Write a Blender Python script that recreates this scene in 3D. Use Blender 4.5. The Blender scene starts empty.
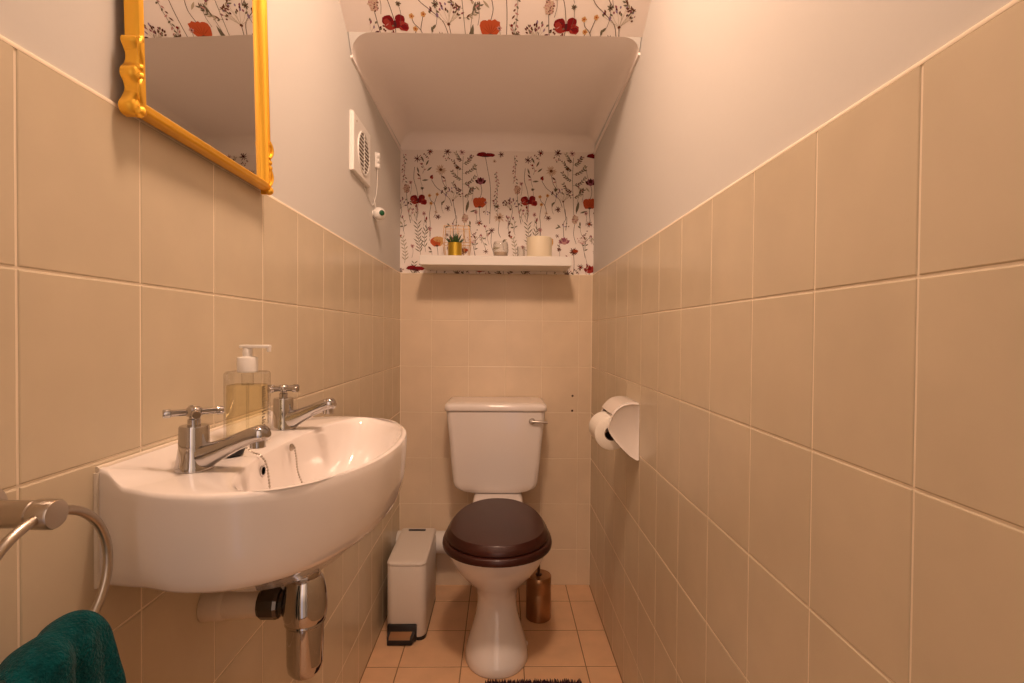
import bpy, bmesh, math, random
from mathutils import Vector, Matrix, noise
PI = math.pi
random.seed(5)
SC = bpy.context.scene
COL = SC.collection

# ------------------------------------------------------------------ room numbers (metres)
L, R = -0.449, 0.3956          # side walls
YB, YF = 2.265, -0.30          # back wall, wall behind the camera
TT = 1.380                     # top of the wall tiles
ROW, TW = 0.2032, 0.16204      # tile height, tile width
CAMZ = 1.1196

# ------------------------------------------------------------------ materials
def mat(name, col, rough=0.5, metal=0.0, spec=0.5, coat=0.0, trans=0.0, ior=1.45, sheen=0.0, noise_amt=0.0, noise_scale=6.0, bump=0.0, bump_scale=60.0, bump_dist=0.002, emit=None):
    m = bpy.data.materials.new(name); m.use_nodes = True
    nt = m.node_tree; b = nt.nodes['Principled BSDF']
    b.inputs['Base Color'].default_value = (*col, 1)
    b.inputs['Roughness'].default_value = rough
    b.inputs['Metallic'].default_value = metal
    b.inputs['Specular IOR Level'].default_value = spec
    b.inputs['Coat Weight'].default_value = coat
    b.inputs['Coat Roughness'].default_value = 0.08
    b.inputs['Transmission Weight'].default_value = trans
    b.inputs['IOR'].default_value = ior
    b.inputs['Sheen Weight'].default_value = sheen
    tc = nt.nodes.new('ShaderNodeTexCoord')
    if noise_amt:
        n = nt.nodes.new('ShaderNodeTexNoise'); n.inputs['Scale'].default_value = noise_scale; n.inputs['Detail'].default_value = 4
        nt.links.new(tc.outputs['Object'], n.inputs['Vector'])
        r = nt.nodes.new('ShaderNodeValToRGB')
        r.color_ramp.elements[0].position = 0.3; r.color_ramp.elements[1].position = 0.7
        r.color_ramp.elements[0].color = (*[max(0, c*(1-noise_amt)) for c in col], 1)
        r.color_ramp.elements[1].color = (*[min(1, c*(1+noise_amt*.6)) for c in col], 1)
        nt.links.new(n.outputs['Fac'], r.inputs['Fac']); nt.links.new(r.outputs['Color'], b.inputs['Base Color'])
    if bump:
        n = nt.nodes.new('ShaderNodeTexNoise'); n.inputs['Scale'].default_value = bump_scale; n.inputs['Detail'].default_value = 3
        nt.links.new(tc.outputs['Object'], n.inputs['Vector'])
        bp = nt.nodes.new('ShaderNodeBump'); bp.inputs['Strength'].default_value = bump; bp.inputs['Distance'].default_value = bump_dist
        nt.links.new(n.outputs['Fac'], bp.inputs['Height']); nt.links.new(bp.outputs['Normal'], b.inputs['Normal'])
    return m

def thin_glass(name, tint, gl=0.35, edge=None):
    m = bpy.data.materials.new(name); m.use_nodes = True
    nt = m.node_tree; out = nt.nodes['Material Output']; nt.nodes.remove(nt.nodes['Principled BSDF'])
    t = nt.nodes.new('ShaderNodeBsdfTransparent'); t.inputs['Color'].default_value = (*tint, 1)
    g = nt.nodes.new('ShaderNodeBsdfGlossy'); g.inputs['Roughness'].default_value = 0.03
    lw = nt.nodes.new('ShaderNodeLayerWeight'); lw.inputs['Blend'].default_value = .25
    f = nt.nodes.new('ShaderNodeMath'); f.operation = 'MULTIPLY'; f.inputs[1].default_value = gl
    nt.links.new(lw.outputs['Facing'], f.inputs[0])
    if edge:
        pw = nt.nodes.new('ShaderNodeMath'); pw.operation = 'POWER'; pw.inputs[1].default_value = 2.0
        cm = nt.nodes.new('ShaderNodeMix'); cm.data_type = 'RGBA'; cm.inputs[6].default_value = (*tint, 1); cm.inputs[7].default_value = (*edge, 1)
        nt.links.new(lw.outputs['Facing'], pw.inputs[0]); nt.links.new(pw.outputs[0], cm.inputs[0]); nt.links.new(cm.outputs[2], t.inputs['Color'])
    mx = nt.nodes.new('ShaderNodeMixShader')
    nt.links.new(f.outputs[0], mx.inputs[0]); nt.links.new(t.outputs[0], mx.inputs[1]); nt.links.new(g.outputs[0], mx.inputs[2])
    nt.links.new(mx.outputs[0], out.inputs['Surface'])
    return m

M = {}
M['paint'] = mat('wall_paint', (.65, .625, .59), .75, spec=.25, bump=.18, bump_scale=35, bump_dist=.0015)
M['ceil'] = mat('soffit_paint', (.94, .87, .83), .8, spec=.2, bump=.12, bump_scale=25)
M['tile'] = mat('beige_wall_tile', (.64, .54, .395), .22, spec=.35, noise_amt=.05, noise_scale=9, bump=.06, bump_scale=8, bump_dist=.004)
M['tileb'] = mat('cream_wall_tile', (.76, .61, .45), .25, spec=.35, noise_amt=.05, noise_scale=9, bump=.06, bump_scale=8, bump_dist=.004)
M['grout'] = mat('pale_grout', (.88, .76, .60), .8, spec=.2)
M['ftile'] = mat('terracotta_beige_floor_tile', (.74, .47, .28), .3, spec=.35, noise_amt=.08, noise_scale=12)
M['fgrout'] = mat('brown_floor_grout', (.26, .16, .09), .9, spec=.1)
M['cer'] = mat('white_ceramic', (.84, .78, .745), .12, spec=.5, coat=.4)
M['plast'] = mat('white_plastic', (.82, .79, .75), .35)
M['binw'] = mat('white_metal_bin', (.70, .64, .58), .4)
M['chrome'] = mat('chrome', (.50, .48, .475), .06, metal=1)
M['nickel'] = mat('brushed_nickel', (.50, .44, .38), .28, metal=1)
M['copper'] = mat('bronze_metal', (.42, .24, .13), .3, metal=1)
M['blackch'] = mat('black_chrome', (.10, .09, .085), .15, metal=1)
M['darkm'] = mat('dark_bronze_metal', (.10, .06, .045), .35, metal=.8)
M['gold'] = mat('gold_frame_paint', (.92, .50, .055), .3, metal=.72, spec=.5)
M['goldpot'] = mat('gold_pot', (.60, .40, .05), .28, metal=.85)
M['goldwire'] = mat('rose_gold_wire', (.62, .37, .15), .3, metal=.9)
M['mirror'] = mat('mirror_glass', (.80, .80, .79), 0.0, metal=1)
M['wood'] = mat('dark_mahogany', (.045, .0095, .0065), .36, spec=.35, coat=.22, noise_amt=.25, noise_scale=5)
M['black'] = mat('black_plastic', (.012, .011, .012), .35)
M['teal'] = mat('teal_terry', (.0, .060, .066), .95, spec=.1, sheen=.08, bump=1.0, bump_scale=420, bump_dist=.003, noise_amt=.35, noise_scale=120)
M['paper'] = mat('toilet_tissue', (.85, .80, .73), .95, spec=.1, bump=.4, bump_scale=150, bump_dist=.001)
M['card'] = mat('cardboard_core', (.10, .05, .03), .9)
M['wax'] = mat('cream_candle_wax', (.80, .70, .52), .5)
M['leaf'] = mat('succulent_green', (.045, .10, .025), .5, noise_amt=.3, noise_scale=40)
M['pipe'] = mat('beige_painted_pipe', (.64, .52, .39), .5, bump=.5, bump_scale=60, bump_dist=.003)
M['silic'] = mat('silicone_sealant', (.80, .70, .58), .5)
M['green'] = mat('green_indicator', (.006, .08, .03), .3)
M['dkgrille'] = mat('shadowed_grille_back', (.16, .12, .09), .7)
M['rug'] = mat('dark_purple_rug', (.035, .018, .028), .95, spec=.1, bump=.8, bump_scale=200, bump_dist=.003)
M['glass'] = thin_glass('clear_glass', (.96, .96, .95), .6, (.45, .42, .38))
M['liquid'] = thin_glass('pale_yellow_soap', (.99, .95, .80), .3, (.60, .52, .36))
M['plugr'] = mat('black_rubber', (.015, .012, .012), .5)
M['ink'] = mat('dark_label_ink', (.05, .03, .02), .6)
# wallpaper inks
WP = ['wp_paper', 'wp_stem', 'wp_darkred', 'wp_red', 'wp_orange', 'wp_rust', 'wp_purple', 'wp_lilac', 'wp_sage', 'wp_brown', 'wp_mauve', 'wp_plum', 'wp_ochre', 'wp_sagelight', 'wp_pale']
WC = [(.88,.80,.75), (.12,.08,.06), (.22,.010,.014), (.36,.045,.035), (.52,.10,.035), (.36,.06,.02), (.30,.10,.14), (.30,.22,.36), (.17,.15,.10), (.15,.06,.035), (.52,.28,.27), (.09,.02,.025), (.62,.36,.14), (.46,.40,.29), (.62,.47,.36)]
for n, c in zip(WP, WC): M[n] = mat(n, c, .8, spec=.15)

# ------------------------------------------------------------------ mesh helpers
class MB:
    """collects vertices and faces for ONE mesh object"""
    def __init__(s): s.v = []; s.f = []; s.m = []; s.s = []
    def add(s, vs, fs, mi=0, sm=True):
        o = len(s.v); s.v += [tuple(x) for x in vs]
        for f in fs: s.f.append(tuple(i+o for i in f)); s.m.append(mi); s.s.append(sm)
        return s
    def bm(s, b, mi=0, sm=False):
        b.verts.ensure_lookup_table(); b.verts.index_update()
        s.add([v.co[:] for v in b.verts], [[v.index for v in f.verts] for f in b.faces], mi, sm); b.free(); return s
    def box(s, x0, x1, y0, y1, z0, z1, bev=0.0, seg=2, mi=0, sm=None):
        b = bmesh.new(); bmesh.ops.create_cube(b, size=1)
        for v in b.verts: v.co = ((x0+x1)/2+v.co.x*(x1-x0), (y0+y1)/2+v.co.y*(y1-y0), (z0+z1)/2+v.co.z*(z1-z0))
        if bev: bmesh.ops.bevel(b, geom=b.edges[:], offset=bev, segments=seg, affect='EDGES', profile=.5)
        return s.bm(b, mi, bool(bev) if sm is None else sm)
    def loft(s, rings, mi=0, cap0=True, cap1=True, closed=True, sm=True):
        n = len(rings[0]); vs = [p for r in rings for p in r]; fs = []
        for i in range(len(rings)-1):
            for j in range(n if closed else n-1):
                k = (j+1) % n
                fs.append((i*n+j, i*n+k, (i+1)*n+k, (i+1)*n+j))
        if cap0: fs.append(tuple(range(n))[::-1])
        if cap1: fs.append(tuple((len(rings)-1)*n+j for j in range(n)))
        return s.add(vs, fs, mi, sm)
    def lathe(s, prof, c=(0,0,0), axis='z', n=32, mi=0, sm=True, cap0=True, cap1=True):
        rings = []
        for r, h in prof:
            r = max(r, 1e-5); ring = []
            for k in range(n):
                a = 2*PI*k/n; p, q = r*math.cos(a), r*math.sin(a)
                if axis == 'z': ring.append((c[0]+p, c[1]+q, c[2]+h))
                elif axis == 'x': ring.append((c[0]+h, c[1]+p, c[2]+q))
                else: ring.append((c[0]+q, c[1]+h, c[2]+p))
            rings.append(ring)
        return s.loft(rings, mi, cap0, cap1, True, sm)
    def tube(s, pts, r, n=12, mi=0, closed=False, radii=None, flat=1.0):
        pts = [Vector(p) for p in pts]; N = len(pts); rings = []
        up = None
        for i, p in enumerate(pts):
            a = pts[(i-1) % N] if (closed or i > 0) else pts[i]
            b = pts[(i+1) % N] if (closed or i < N-1) else pts[i]
            t = (b-a).normalized()
            if up is None: up = Vector((0,0,1)) if abs(t.z) < .9 else Vector((1,0,0))
            u = (up - t*up.dot(t)).normalized(); w = t.cross(u); up = u
            rr = radii[i] if radii else r
            rings.append([tuple(p + u*(rr*flat*math.cos(2*PI*k/n)) + w*(rr*math.sin(2*PI*k/n))) for k in range(n)])
        if closed: rings.append(rings[0])
        return s.loft(rings, mi, not closed, not closed)
    def build(s, name, mats, parent=None, smooth_angle=40, sub=0, merge=False):
        me = bpy.data.meshes.new(name); me.from_pydata(s.v, [], s.f)
        if not isinstance(mats, (list, tuple)): mats = [mats]
        for m in mats: me.materials.append(m)
        for p, mi, sm in zip(me.polygons, s.m, s.s): p.material_index = mi; p.use_smooth = sm
        b = bmesh.new(); b.from_mesh(me)
        if merge: bmesh.ops.remove_doubles(b, verts=b.verts, dist=1e-5)
        bmesh.ops.recalc_face_normals(b, faces=b.faces)
        for e in b.edges:
            if len(e.link_faces) == 2 and e.calc_face_angle(0) > math.radians(smooth_angle): e.smooth = False
        b.to_mesh(me); b.free(); me.update()
        o = bpy.data.objects.new(name, me); COL.objects.link(o)
        if parent:
            o.parent = parent; o.matrix_parent_inverse = Matrix.Translation(-parent.location)
        if sub:
            sm = o.modifiers.new('sub', 'SUBSURF'); sm.levels = sub; sm.render_levels = sub
        return o
def tag(o, label=None, cat=None, group=None, kind=None):
    if label: o['label'] = label
    if cat: o['category'] = cat
    if group: o['group'] = group
    if kind: o['kind'] = kind
    return o
def thing(name, loc, label, cat, group=None):
    o = bpy.data.objects.new(name, None); o.empty_display_size = .05; COL.objects.link(o); o.location = loc
    return tag(o, label, cat, group)
def bez(p0, p1, p2, n=10):
    return [tuple((1-t)**2*a+2*t*(1-t)*b+t*t*c for a, b, c in zip(p0, p1, p2)) for t in [i/n for i in range(n+1)]]
def catmull(pts, n=8):
    out = []
    P = [pts[0]] + list(pts) + [pts[-1]]
    for i in range(1, len(P)-2):
        for k in range(n):
            t = k/n
            out.append(tuple(.5*((2*b)+(c-a)*t+(2*a-5*b+4*c-d)*t*t+(-a+3*b-3*c+d)*t**3) for a, b, c, d in zip(P[i-1], P[i], P[i+1], P[i+2])))
    out.append(tuple(pts[-1])); return out

# ------------------------------------------------------------------ tiled walls
def tile(mb, org, eu, ev, nn, u0, u1, v0, v1, g=.0013, d=.0012, b=.0015, mi=0):
    """one slightly proud tile with a softened edge on a plane"""
    O, U, V, N = map(Vector, (org, eu, ev, nn))
    def P(u, v, h): return tuple(O+U*u+V*v+N*h)
    r0 = [(u0+g, v0+g), (u1-g, v0+g), (u1-g, v1-g), (u0+g, v1-g)]
    r2 = [(u0+g+b, v0+g+b), (u1-g-b, v0+g+b), (u1-g-b, v1-g-b), (u0+g+b, v1-g-b)]
    h = b*.4
    r1 = [(u0+g+h, v0+g+h), (u1-g-h, v0+g+h), (u1-g-h, v1-g-h), (u0+g+h, v1-g-h)]
    j = random.uniform(-.0003, .0003)
    vs = [P(u, v, -.001) for u, v in r0]+[P(u, v, -d*.35) for u, v in r1]+[P(u, v, j*.3) for u, v in r2]
    fs = [(8, 9, 10, 11)]
    for a in (0, 4):
        for k in range(4): fs.append((a+k, a+(k+1) % 4, a+4+(k+1) % 4, a+4+k))
    o = len(mb.v); mb.add(vs, fs, mi, False)
def quad(mb, pts, mi=0): mb.add(pts, [(0, 1, 2, 3)], mi, False)

def side_wall(name, X, nx):
    mb = MB()
    k = 0
    while YB-(k+1)*TW > YF-.16:
        y1, y0 = YB-k*TW, max(YB-(k+1)*TW, YF)
        for j in range(7):
            z1 = TT-j*ROW; z0 = max(TT-(j+1)*ROW, 0)
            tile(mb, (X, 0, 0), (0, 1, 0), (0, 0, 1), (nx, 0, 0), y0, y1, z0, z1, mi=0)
        k += 1
    g = X-nx*.0011
    quad(mb, [(g, YF, 0), (g, YB, 0), (g, YB, TT), (g, YF, TT)], 1)
    p = X-nx*.004
    quad(mb, [(p, YF, TT-.01), (p, YB, TT-.01), (p, YB, 2.75), (p, YF, 2.75)], 2)
    # rounded pale grout bead along the top of the tiles
    ring = lambda y: [(X-nx*.006, y, TT-.003), (X, y, TT-.002), (X+nx*.0003, y, TT+.0005), (X-nx*.0008, y, TT+.0028), (X-nx*.006, y, TT+.0045)]
    mb.loft([ring(YF), ring(YB)], 1)
    # outer thickness
    q = X-nx*.1
    quad(mb, [(q, YF, 0), (q, YB, 0), (q, YB, 2.75), (q, YF, 2.75)], 2)
    o = mb.build(name, [M['tile'], M['grout'], M['paint']])
    return tag(o, kind='structure')
side_wall('wall_left', L, 1)
side_wall('wall_right', R, -1)

# ------------------------------------------------------------------ wallpaper drawing
UC = .000843                                      # metres per drawing unit
PX, PZ = .4855, .0                                # horizontal repeat
class Paper:
    """draws flat inked motifs on a plane; every polygon is clipped to the papered rectangle"""
    def __init__(s, mb, fn, rect): s.mb = mb; s.fn = fn; s.r = rect; s.h = .0002
    def poly(s, pts, mi):
        a0, a1, b0, b1 = s.r
        def clip(P, ins, cut):
            out = []
            for i in range(len(P)):
                A, B = P[i-1], P[i]
                if ins(B):
                    if not ins(A): out.append(cut(A, B))
                    out.append(B)
                elif ins(A): out.append(cut(A, B))
            return out
        def cx(c): return lambda A, B: (c, A[1]+(B[1]-A[1])*(c-A[0])/(B[0]-A[0]))
        def cy(c): return lambda A, B: (A[0]+(B[0]-A[0])*(c-A[1])/(B[1]-A[1]), c)
        P = pts
        for ins, cut in ((lambda p: p[0] >= a0, cx(a0)), (lambda p: p[0] <= a1, cx(a1)), (lambda p: p[1] >= b0, cy(b0)), (lambda p: p[1] <= b1, cy(b1))):
            if len(P) < 3: return
            P = clip(P, ins, cut)
        if len(P) < 3: return
        s.h += .00000025
        s.mb.add([s.fn(a, b, s.h) for a, b in P], [tuple(range(len(P)))], mi, False)
    def blob(s, x, y, rx, ry, ang, mi, rough=.12, n=14):
        c, sn = math.cos(ang), math.sin(ang); P = []
        for k in range(n):
            t = 2*PI*k/n; q = 1+random.uniform(-rough, rough)
            u, v = rx*math.cos(t)*q, ry*math.sin(t)*q
            P.append((x+u*c-v*sn, y+u*sn+v*c))
        s.poly(P, mi)
    def leaf(s, x, y, ln, w, ang, mi):
        c, sn = math.cos(ang), math.sin(ang); P = []
        for t in (0, .25, .5, .75, 1): P.append((ln*t, w*math.sin(PI*t)*.5*(1.15-.3*t)))
        for t in (.75, .5, .25): P.append((ln*t, -w*math.sin(PI*t)*.5))
        s.poly([(x+u*c-v*sn, y+u*sn+v*c) for u, v in P], mi)
    def stem(s, pts, w=1.6, mi=1):
        P = catmull(pts, 5)
        for A, B in zip(P, P[1:]):
            d = (Vector(B)-Vector(A)); 
            if d.length < 1e-6: continue
            d.normalize(); n = Vector((-d.y, d.x))*w*UC*.5; e = d*w*UC*.2
            A2, B2 = Vector(A)-e, Vector(B)+e
            s.poly([tuple(A2+n), tuple(A2-n), tuple(B2-n), tuple(B2+n)], mi)

def draw(pp, ox, oy):
    """one repeat; drawing units are measured from the dark red flower, y downward"""
    g = UC
    def T(x, y): return (ox+x*g, oy-y*g)
    def S(*pts, w=2.3, mi=1): pp.stem([T(*p) for p in pts], w, mi)
    def B(x, y, rx, ry, a, mi, r=.12): X, Y = T(x, y); pp.blob(X, Y, rx*g, ry*g, a, mi, r)
    def LF(x, y, ln, w, a, mi): X, Y = T(x, y); pp.leaf(X, Y, ln*g, w*g, a, mi)
    def daisy(x, y, r, pm, cm, n=9, w=4):
        for k in range(n): a = 2*PI*k/n+random.uniform(-.2, .2); LF(x, y, r*random.uniform(.8, 1.1), w, a, pm)
        B(x, y, r*.28, r*.24, 0, cm)
    def scab(x, y, r, mi=10):
        B(x, y, r*.72, r, 0, 14)
        for k in range(60):
            a = random.uniform(0, 2*PI); q = r*math.sqrt(random.random())
            B(x+q*math.cos(a)*.8, y+q*math.sin(a)*1.1, r*.11, r*.11, 0, random.choice((mi, mi, 9, 14)))
    def poppy(x, y, r, c1, c2, c3):
        B(x-.45*r, y+.05*r, .62*r, .8*r, .2, c1); B(x+.45*r, y, .6*r, .82*r, -.2, c2)
        B(x, y+.2*r, .62*r, .62*r, 0, c1); B(x, y-.35*r, .6*r, .45*r, 0, c2, .2)
        for k in range(6): LF(x, y+.6*r, r*1.1, 2.2, PI/2+(-.9+.36*k), c3)
        B(x, y+.72*r, .3*r, .15*r, 0, 9)
    def tulip(x, y, r, c1, c2):
        for a, c in ((2.6, c2), (.5, c2), (2.0, c1), (1.1, c1), (1.57, c2)): LF(x, y+.5*r, r*1.25, r*.75, a, c)
        B(x, y+.45*r, .45*r, .28*r, 0, c1)
    def branch(p0, p1, p2, n, ln, mi=8, lw=5, bend=.8):
        P = bez(p0, p1, p2, n); S(*P, w=1.6, mi=8)
        for i, (x, y) in enumerate(P[1:]):
            a = math.atan2(-(P[i+1][1]-P[i][1]), P[i+1][0]-P[i][0])
            for sd in (1, -1): LF(x, y, ln*random.uniform(.7, 1.1), lw, a+sd*bend*random.uniform(.8, 1.2), mi)
    def umbel(x, y, r, bm=7):
        for k in range(26):
            a = PI/2+random.uniform(-1.15, 1.15); q = r*random.uniform(.55, 1.1)
            ex, ey = x+q*math.cos(a), y-q*math.sin(a)
            if k % 2 == 0: S((x, y), ((x+ex)/2+random.uniform(-3, 3), (y+ey)/2), (ex, ey), w=.9, mi=13)
            LF(ex, ey, random.uniform(9, 14), 6.5, a+random.uniform(-.5, .5), random.choice((bm, 11, 9, 8, 6)))
        B(x, y, 5, 5, 0, 9)
    # ---- stems first
    S((0, 8), (-6, 60), (-8, 110)); S((0, -5), (-10, -60), (-24, -110), (-20, -170))
    S((180, 0), (192, 70), (200, 90), (195, 150)); S((68, -105), (90, -70), (120, -45), (160, -10), (175, 30))
    S((320, 20), (318, 60), (322, 100), (318, 112)); S((323, -90), (330, -50), (322, -15))
    S((348, -225), (362, -150), (372, -95), (376, -20), (372, 120)); S((66, 25), (58, 80), (62, 120), (60, 190))
    S((58, -20), (64, 0), (84, 22), (92, 60), (80, 90)); S((98, -28), (86, 10), (84, 24)); S((116, -140), (128, -90), (150, -60))
    S((243, 110), (236, 170), (250, 220)); S((-62, -38), (-54, 40), (-40, 120)); S((423, 100), (418, 160), (430, 190))
    S((98, 235), (104, 300), (92, 420)); S((187, 215), (182, 120), (194, 90), (190, 40)); S((-100, 180), (-104, 130), (-86, 60), (-94, 20))
    S((383, 165), (380, 220), (392, 268)); S((237, 275), (240, 340), (228, 420)); S((322, 360), (318, 430), (330, 480))
    # ---- flowers, leaves
    # dark red flower with four petals
    B(-24, -9, 20, 15, .3, 2); B(-20, 10, 19, 14, -.2, 3); B(18, -11, 17, 17, .2, 2); B(26, 9, 21, 15, -.3, 3); B(2, 4, 16, 14, 0, 2); B(30, 12, 12, 8, -.3, 2); B(-28, -6, 11, 8, .3, 3)
    LF(-34, 10, 16, 3, .6, 10); LF(28, 2, 16, 3, -.5, 11); B(0, 2, 5, 11, 0, 11); LF(-8, -6, 20, 3, 2.7, 11); LF(10, 6, 22, 3, -.4, 11)
    for x, y in ((58, -23), (98, -30), (66, 17)):
        for k in range(5): B(x+5*math.cos(k*1.257), y+5*math.sin(k*1.257), 4.5, 3.6, k*1.257, 12)
        B(x, y, 3, 3, 0, 5)
    umbel(180, 0, 62); umbel(-96, 44, 46); 
    for q in (-1, 1): pass
    poppy(320, 9, 33, 4, 4, 5); poppy(98, 215, 31, 4, 12, 5)
    tulip(323, -103, 27, 6, 11); tulip(187, 205, 27, 10, 6); tulip(322, 352, 30, 3, 2)
    B(348, -236, 48, 9, .02, 11); B(330, -240, 26, 11, .1, 2); B(372, -238, 26, 10, -.1, 2)
    LF(60, -112, 24, 14, .9, 2); LF(72, -106, 22, 13, 1.7, 3); LF(70, -120, 10, 4, 2.6, 11)
    daisy(-7, -213, 23, 9, 11, 8); daisy(60, -250, 20, 9, 2, 9); daisy(150, -252, 24, 9, 11, 10); daisy(225, -250, 18, 10, 11, 8); daisy(430, -240, 17, 9, 11, 8); daisy(395, -205, 12, 14, 9, 7); daisy(153, 42, 18, 9, 11, 9); daisy(103, 87, 17, 9, 11, 9); daisy(92, 62, 11, 14, 9, 6)
    daisy(116, -158, 30, 14, 9, 14, 7); daisy(423, 87, 30, 14, 9, 14, 7); daisy(318, 117, 20, 9, 5, 9); daisy(383, 155, 19, 9, 11, 8)
    daisy(237, 262, 25, 9, 11, 12, 6); B(247, 258, 14, 8, 0, 5); daisy(353, 264, 18, 9, 9, 7, 3); daisy(-7, 367, 22, 9, 11, 8)
    daisy(150, 180, 12, 9, 9, 6, 3)
    scab(-62, -58, 22); scab(243, 92, 22); scab(430, 300, 20)
    for k in range(14):
        a = 2*PI*k/14; q = 26*random.uniform(.6, 1.1); x, y = 282+q*math.cos(a), 202+q*.8*math.sin(a)
        S((282, 222), ((282+x)/2, (222+y)/2), (x, y), w=.9, mi=10); B(x, y, 2.6, 2.6, 0, 10)
    S((282, 222), (292, 260), (310, 330), w=1.5)
    LF(-106, 172, 20, 11, .9, 9); LF(-98, 190, 18, 12, 1.8, 9); LF(-96, 196, 18, 10, 1.0, 5)
    # leaves in ones and twos
    for x, y, a in ((38, -178, 1.1), (3, -138, 1.9), (18, -101, .1), (44, -150, .7), (28, -196, 2.0)): LF(x, y, 34, 9, a, 8)
    LF(248, 62, 66, 15, 1.35, 8); S((250, 62), (252, 20), (262, -40), w=1.5); LF(262, -40, 34, 7, 1.2, 8)
    LF(268, 60, 42, 9, .3, 8); LF(318, -52, 32, 8, 2.3, 13)
    # tall leafy spray
    S((236, 70), (232, -20), (228, -120), (232, -228), w=2, mi=8)
    for y, s_, ln in ((-20, 1, 56), (-50, -1, 48), (-84, 1, 64), (-108, -1, 52), (-140, 1, 62), (-160, -1, 46), (-190, 1, 46), (-205, -1, 34)):
        x = 230; Q = bez((x, y), (x+s_*ln*.6, y-2), (x+s_*ln, y-38), 6); S(*Q, w=1.3, mi=8)
        for t, (qx_, qy_) in enumerate(Q[1:]):
            dx_, dy_ = Q[t+1][0]-Q[t][0], -(Q[t+1][1]-Q[t][1]); a = math.atan2(dy_, dx_)
            for sd in (1, -1): LF(qx_, qy_, random.uniform(12, 18), 5.5, a+sd*random.uniform(.45, .8), random.choice((8, 8, 9, 13)))
    # hanging vines
    for vx, y0, y1 in ((403, -150, 50), (-78, -236, -90)):
        S((vx, y0), (vx+8, (y0+y1)/2), (vx-4, y1), w=1.5, mi=8)
        k = y0; c_ = 0
        while k < y1:
            c_ += 1; xx = vx+4+5*math.sin(k*.05)
            LF(xx, k, random.uniform(11, 17), 6, (-.8 if c_ % 2 else PI+.8)+random.uniform(-.3, .3), random.choice((10, 9, 8))); k += random.uniform(7, 12)
    # fern at lower left of the red flower
    branch((14, 285), (2, 220), (-4, 130), 9, 34, 8, 5, .7); branch((40, 270), (24, 190), (44, 150), 6, 26, 8, 5, .7)
    branch((-70, 330), (-60, 270), (-80, 200), 7, 26, 13, 6, .8)
    # arching sprig
    S((296, 290), (292, 230), (322, 190), (352, 250), w=1.8, mi=1)
    for x, y, a in ((300, 200, 2.2), (318, 188, .9), (334, 200, .3), (344, 222, -.6), (296, 230, 2.8), (293, 255, .4)): LF(x, y, 20, 7, a, 8)
    for k in range(9): B(285+random.uniform(-20, 26), 170+random.uniform(-20, 20), 3, 3, 0, random.choice((6, 9)))
    LF(388, 250, 40, 12, .15, 13); LF(400, 272, 30, 9, -.3, 13); LF(150, 120, 26, 8, -.8, 8); LF(140, 142, 24, 8, .4, 8)
    branch((-40, 470), (-30, 400), (-20, 330), 8, 26, 8, 5, .8); branch((200, 430), (190, 380), (205, 320), 6, 24, 13, 6, .8)
    for x, y, rr_ in ((140, -60, 13), (30, 70, 12), (-40, -90, 12), (280, -60, 12), (300, 60, 12), (60, 150, 13), (20, -60, 10), (410, 30, 12), (160, 250, 13), (-30, 240, 12), (350, 10, 10), (200, -170, 11)):
        daisy(x, y, rr_, random.choice((9, 10, 8)), 11, 7, 5); S((x, y), (x+4, y+30), (x-2, y+62), w=1.4)
    for x, y in ((120, 20), (40, 110), (270, 130), (-50, 60), (360, 180), (140, -110), (300, -170), (70, 260), (210, 300), (-80, 130), (440, 210), (10, -120)):
        a = random.uniform(.3, 2.6); LF(x, y, 26, 9, a, random.choice((8, 9, 13, 2))); LF(x+4, y+8, 20, 8, a+.9, random.choice((8, 10, 8))); S((x, y), (x+3, y+26), (x+10, y+48), w=1.4)
    for x, y, n_ in ((30, -230, 8), (150, -220, 8), (270, -225, 7), (200, 120, 6), (360, 60, 6), (130, 320, 7), (-30, 20, 5)):
        for k in range(n_): B(x+random.uniform(-22, 22), y+random.uniform(-14, 14), 3.4, 3.4, 0, random.choice((9, 10, 7, 8)))
    for k in range(16):
        x, y = random.uniform(-90, 480), random.uniform(-230, 330); h = random.uniform(35, 75); d = random.uniform(-14, 14)
        S((x, y), (x+d, y+h*.5), (x+d*.4, y+h), w=1.5)
        for q in range(3): LF(x+d*(.2+.3*q), y+h*(.15+.27*q), random.uniform(12, 20), 6, random.choice((.8, 2.3))+random.uniform(-.3, .3), random.choice((8, 9, 13, 10)))
        B(x, y, 4, 5, 0, random.choice((9, 6, 2, 10)))
    branch((430, 430), (420, 380), (400, 330), 6, 22, 8, 5, .8)

def papered(mb, fn, rect, anchors):
    pp = Paper(mb, fn, rect)
    a0, a1, b0, b1 = rect
    mb.add([fn(a, b, 0) for a, b in ((a0, b0), (a1, b0), (a1, b1), (a0, b1))], [(0, 1, 2, 3)], 0, False)
    for ax, ay in anchors:
        k = -2
        while ax+k*PX < a1+.3:
            if ax+k*PX > a0-.6: random.seed(11); draw(pp, ax+k*PX, ay)
            k += 1

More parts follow.
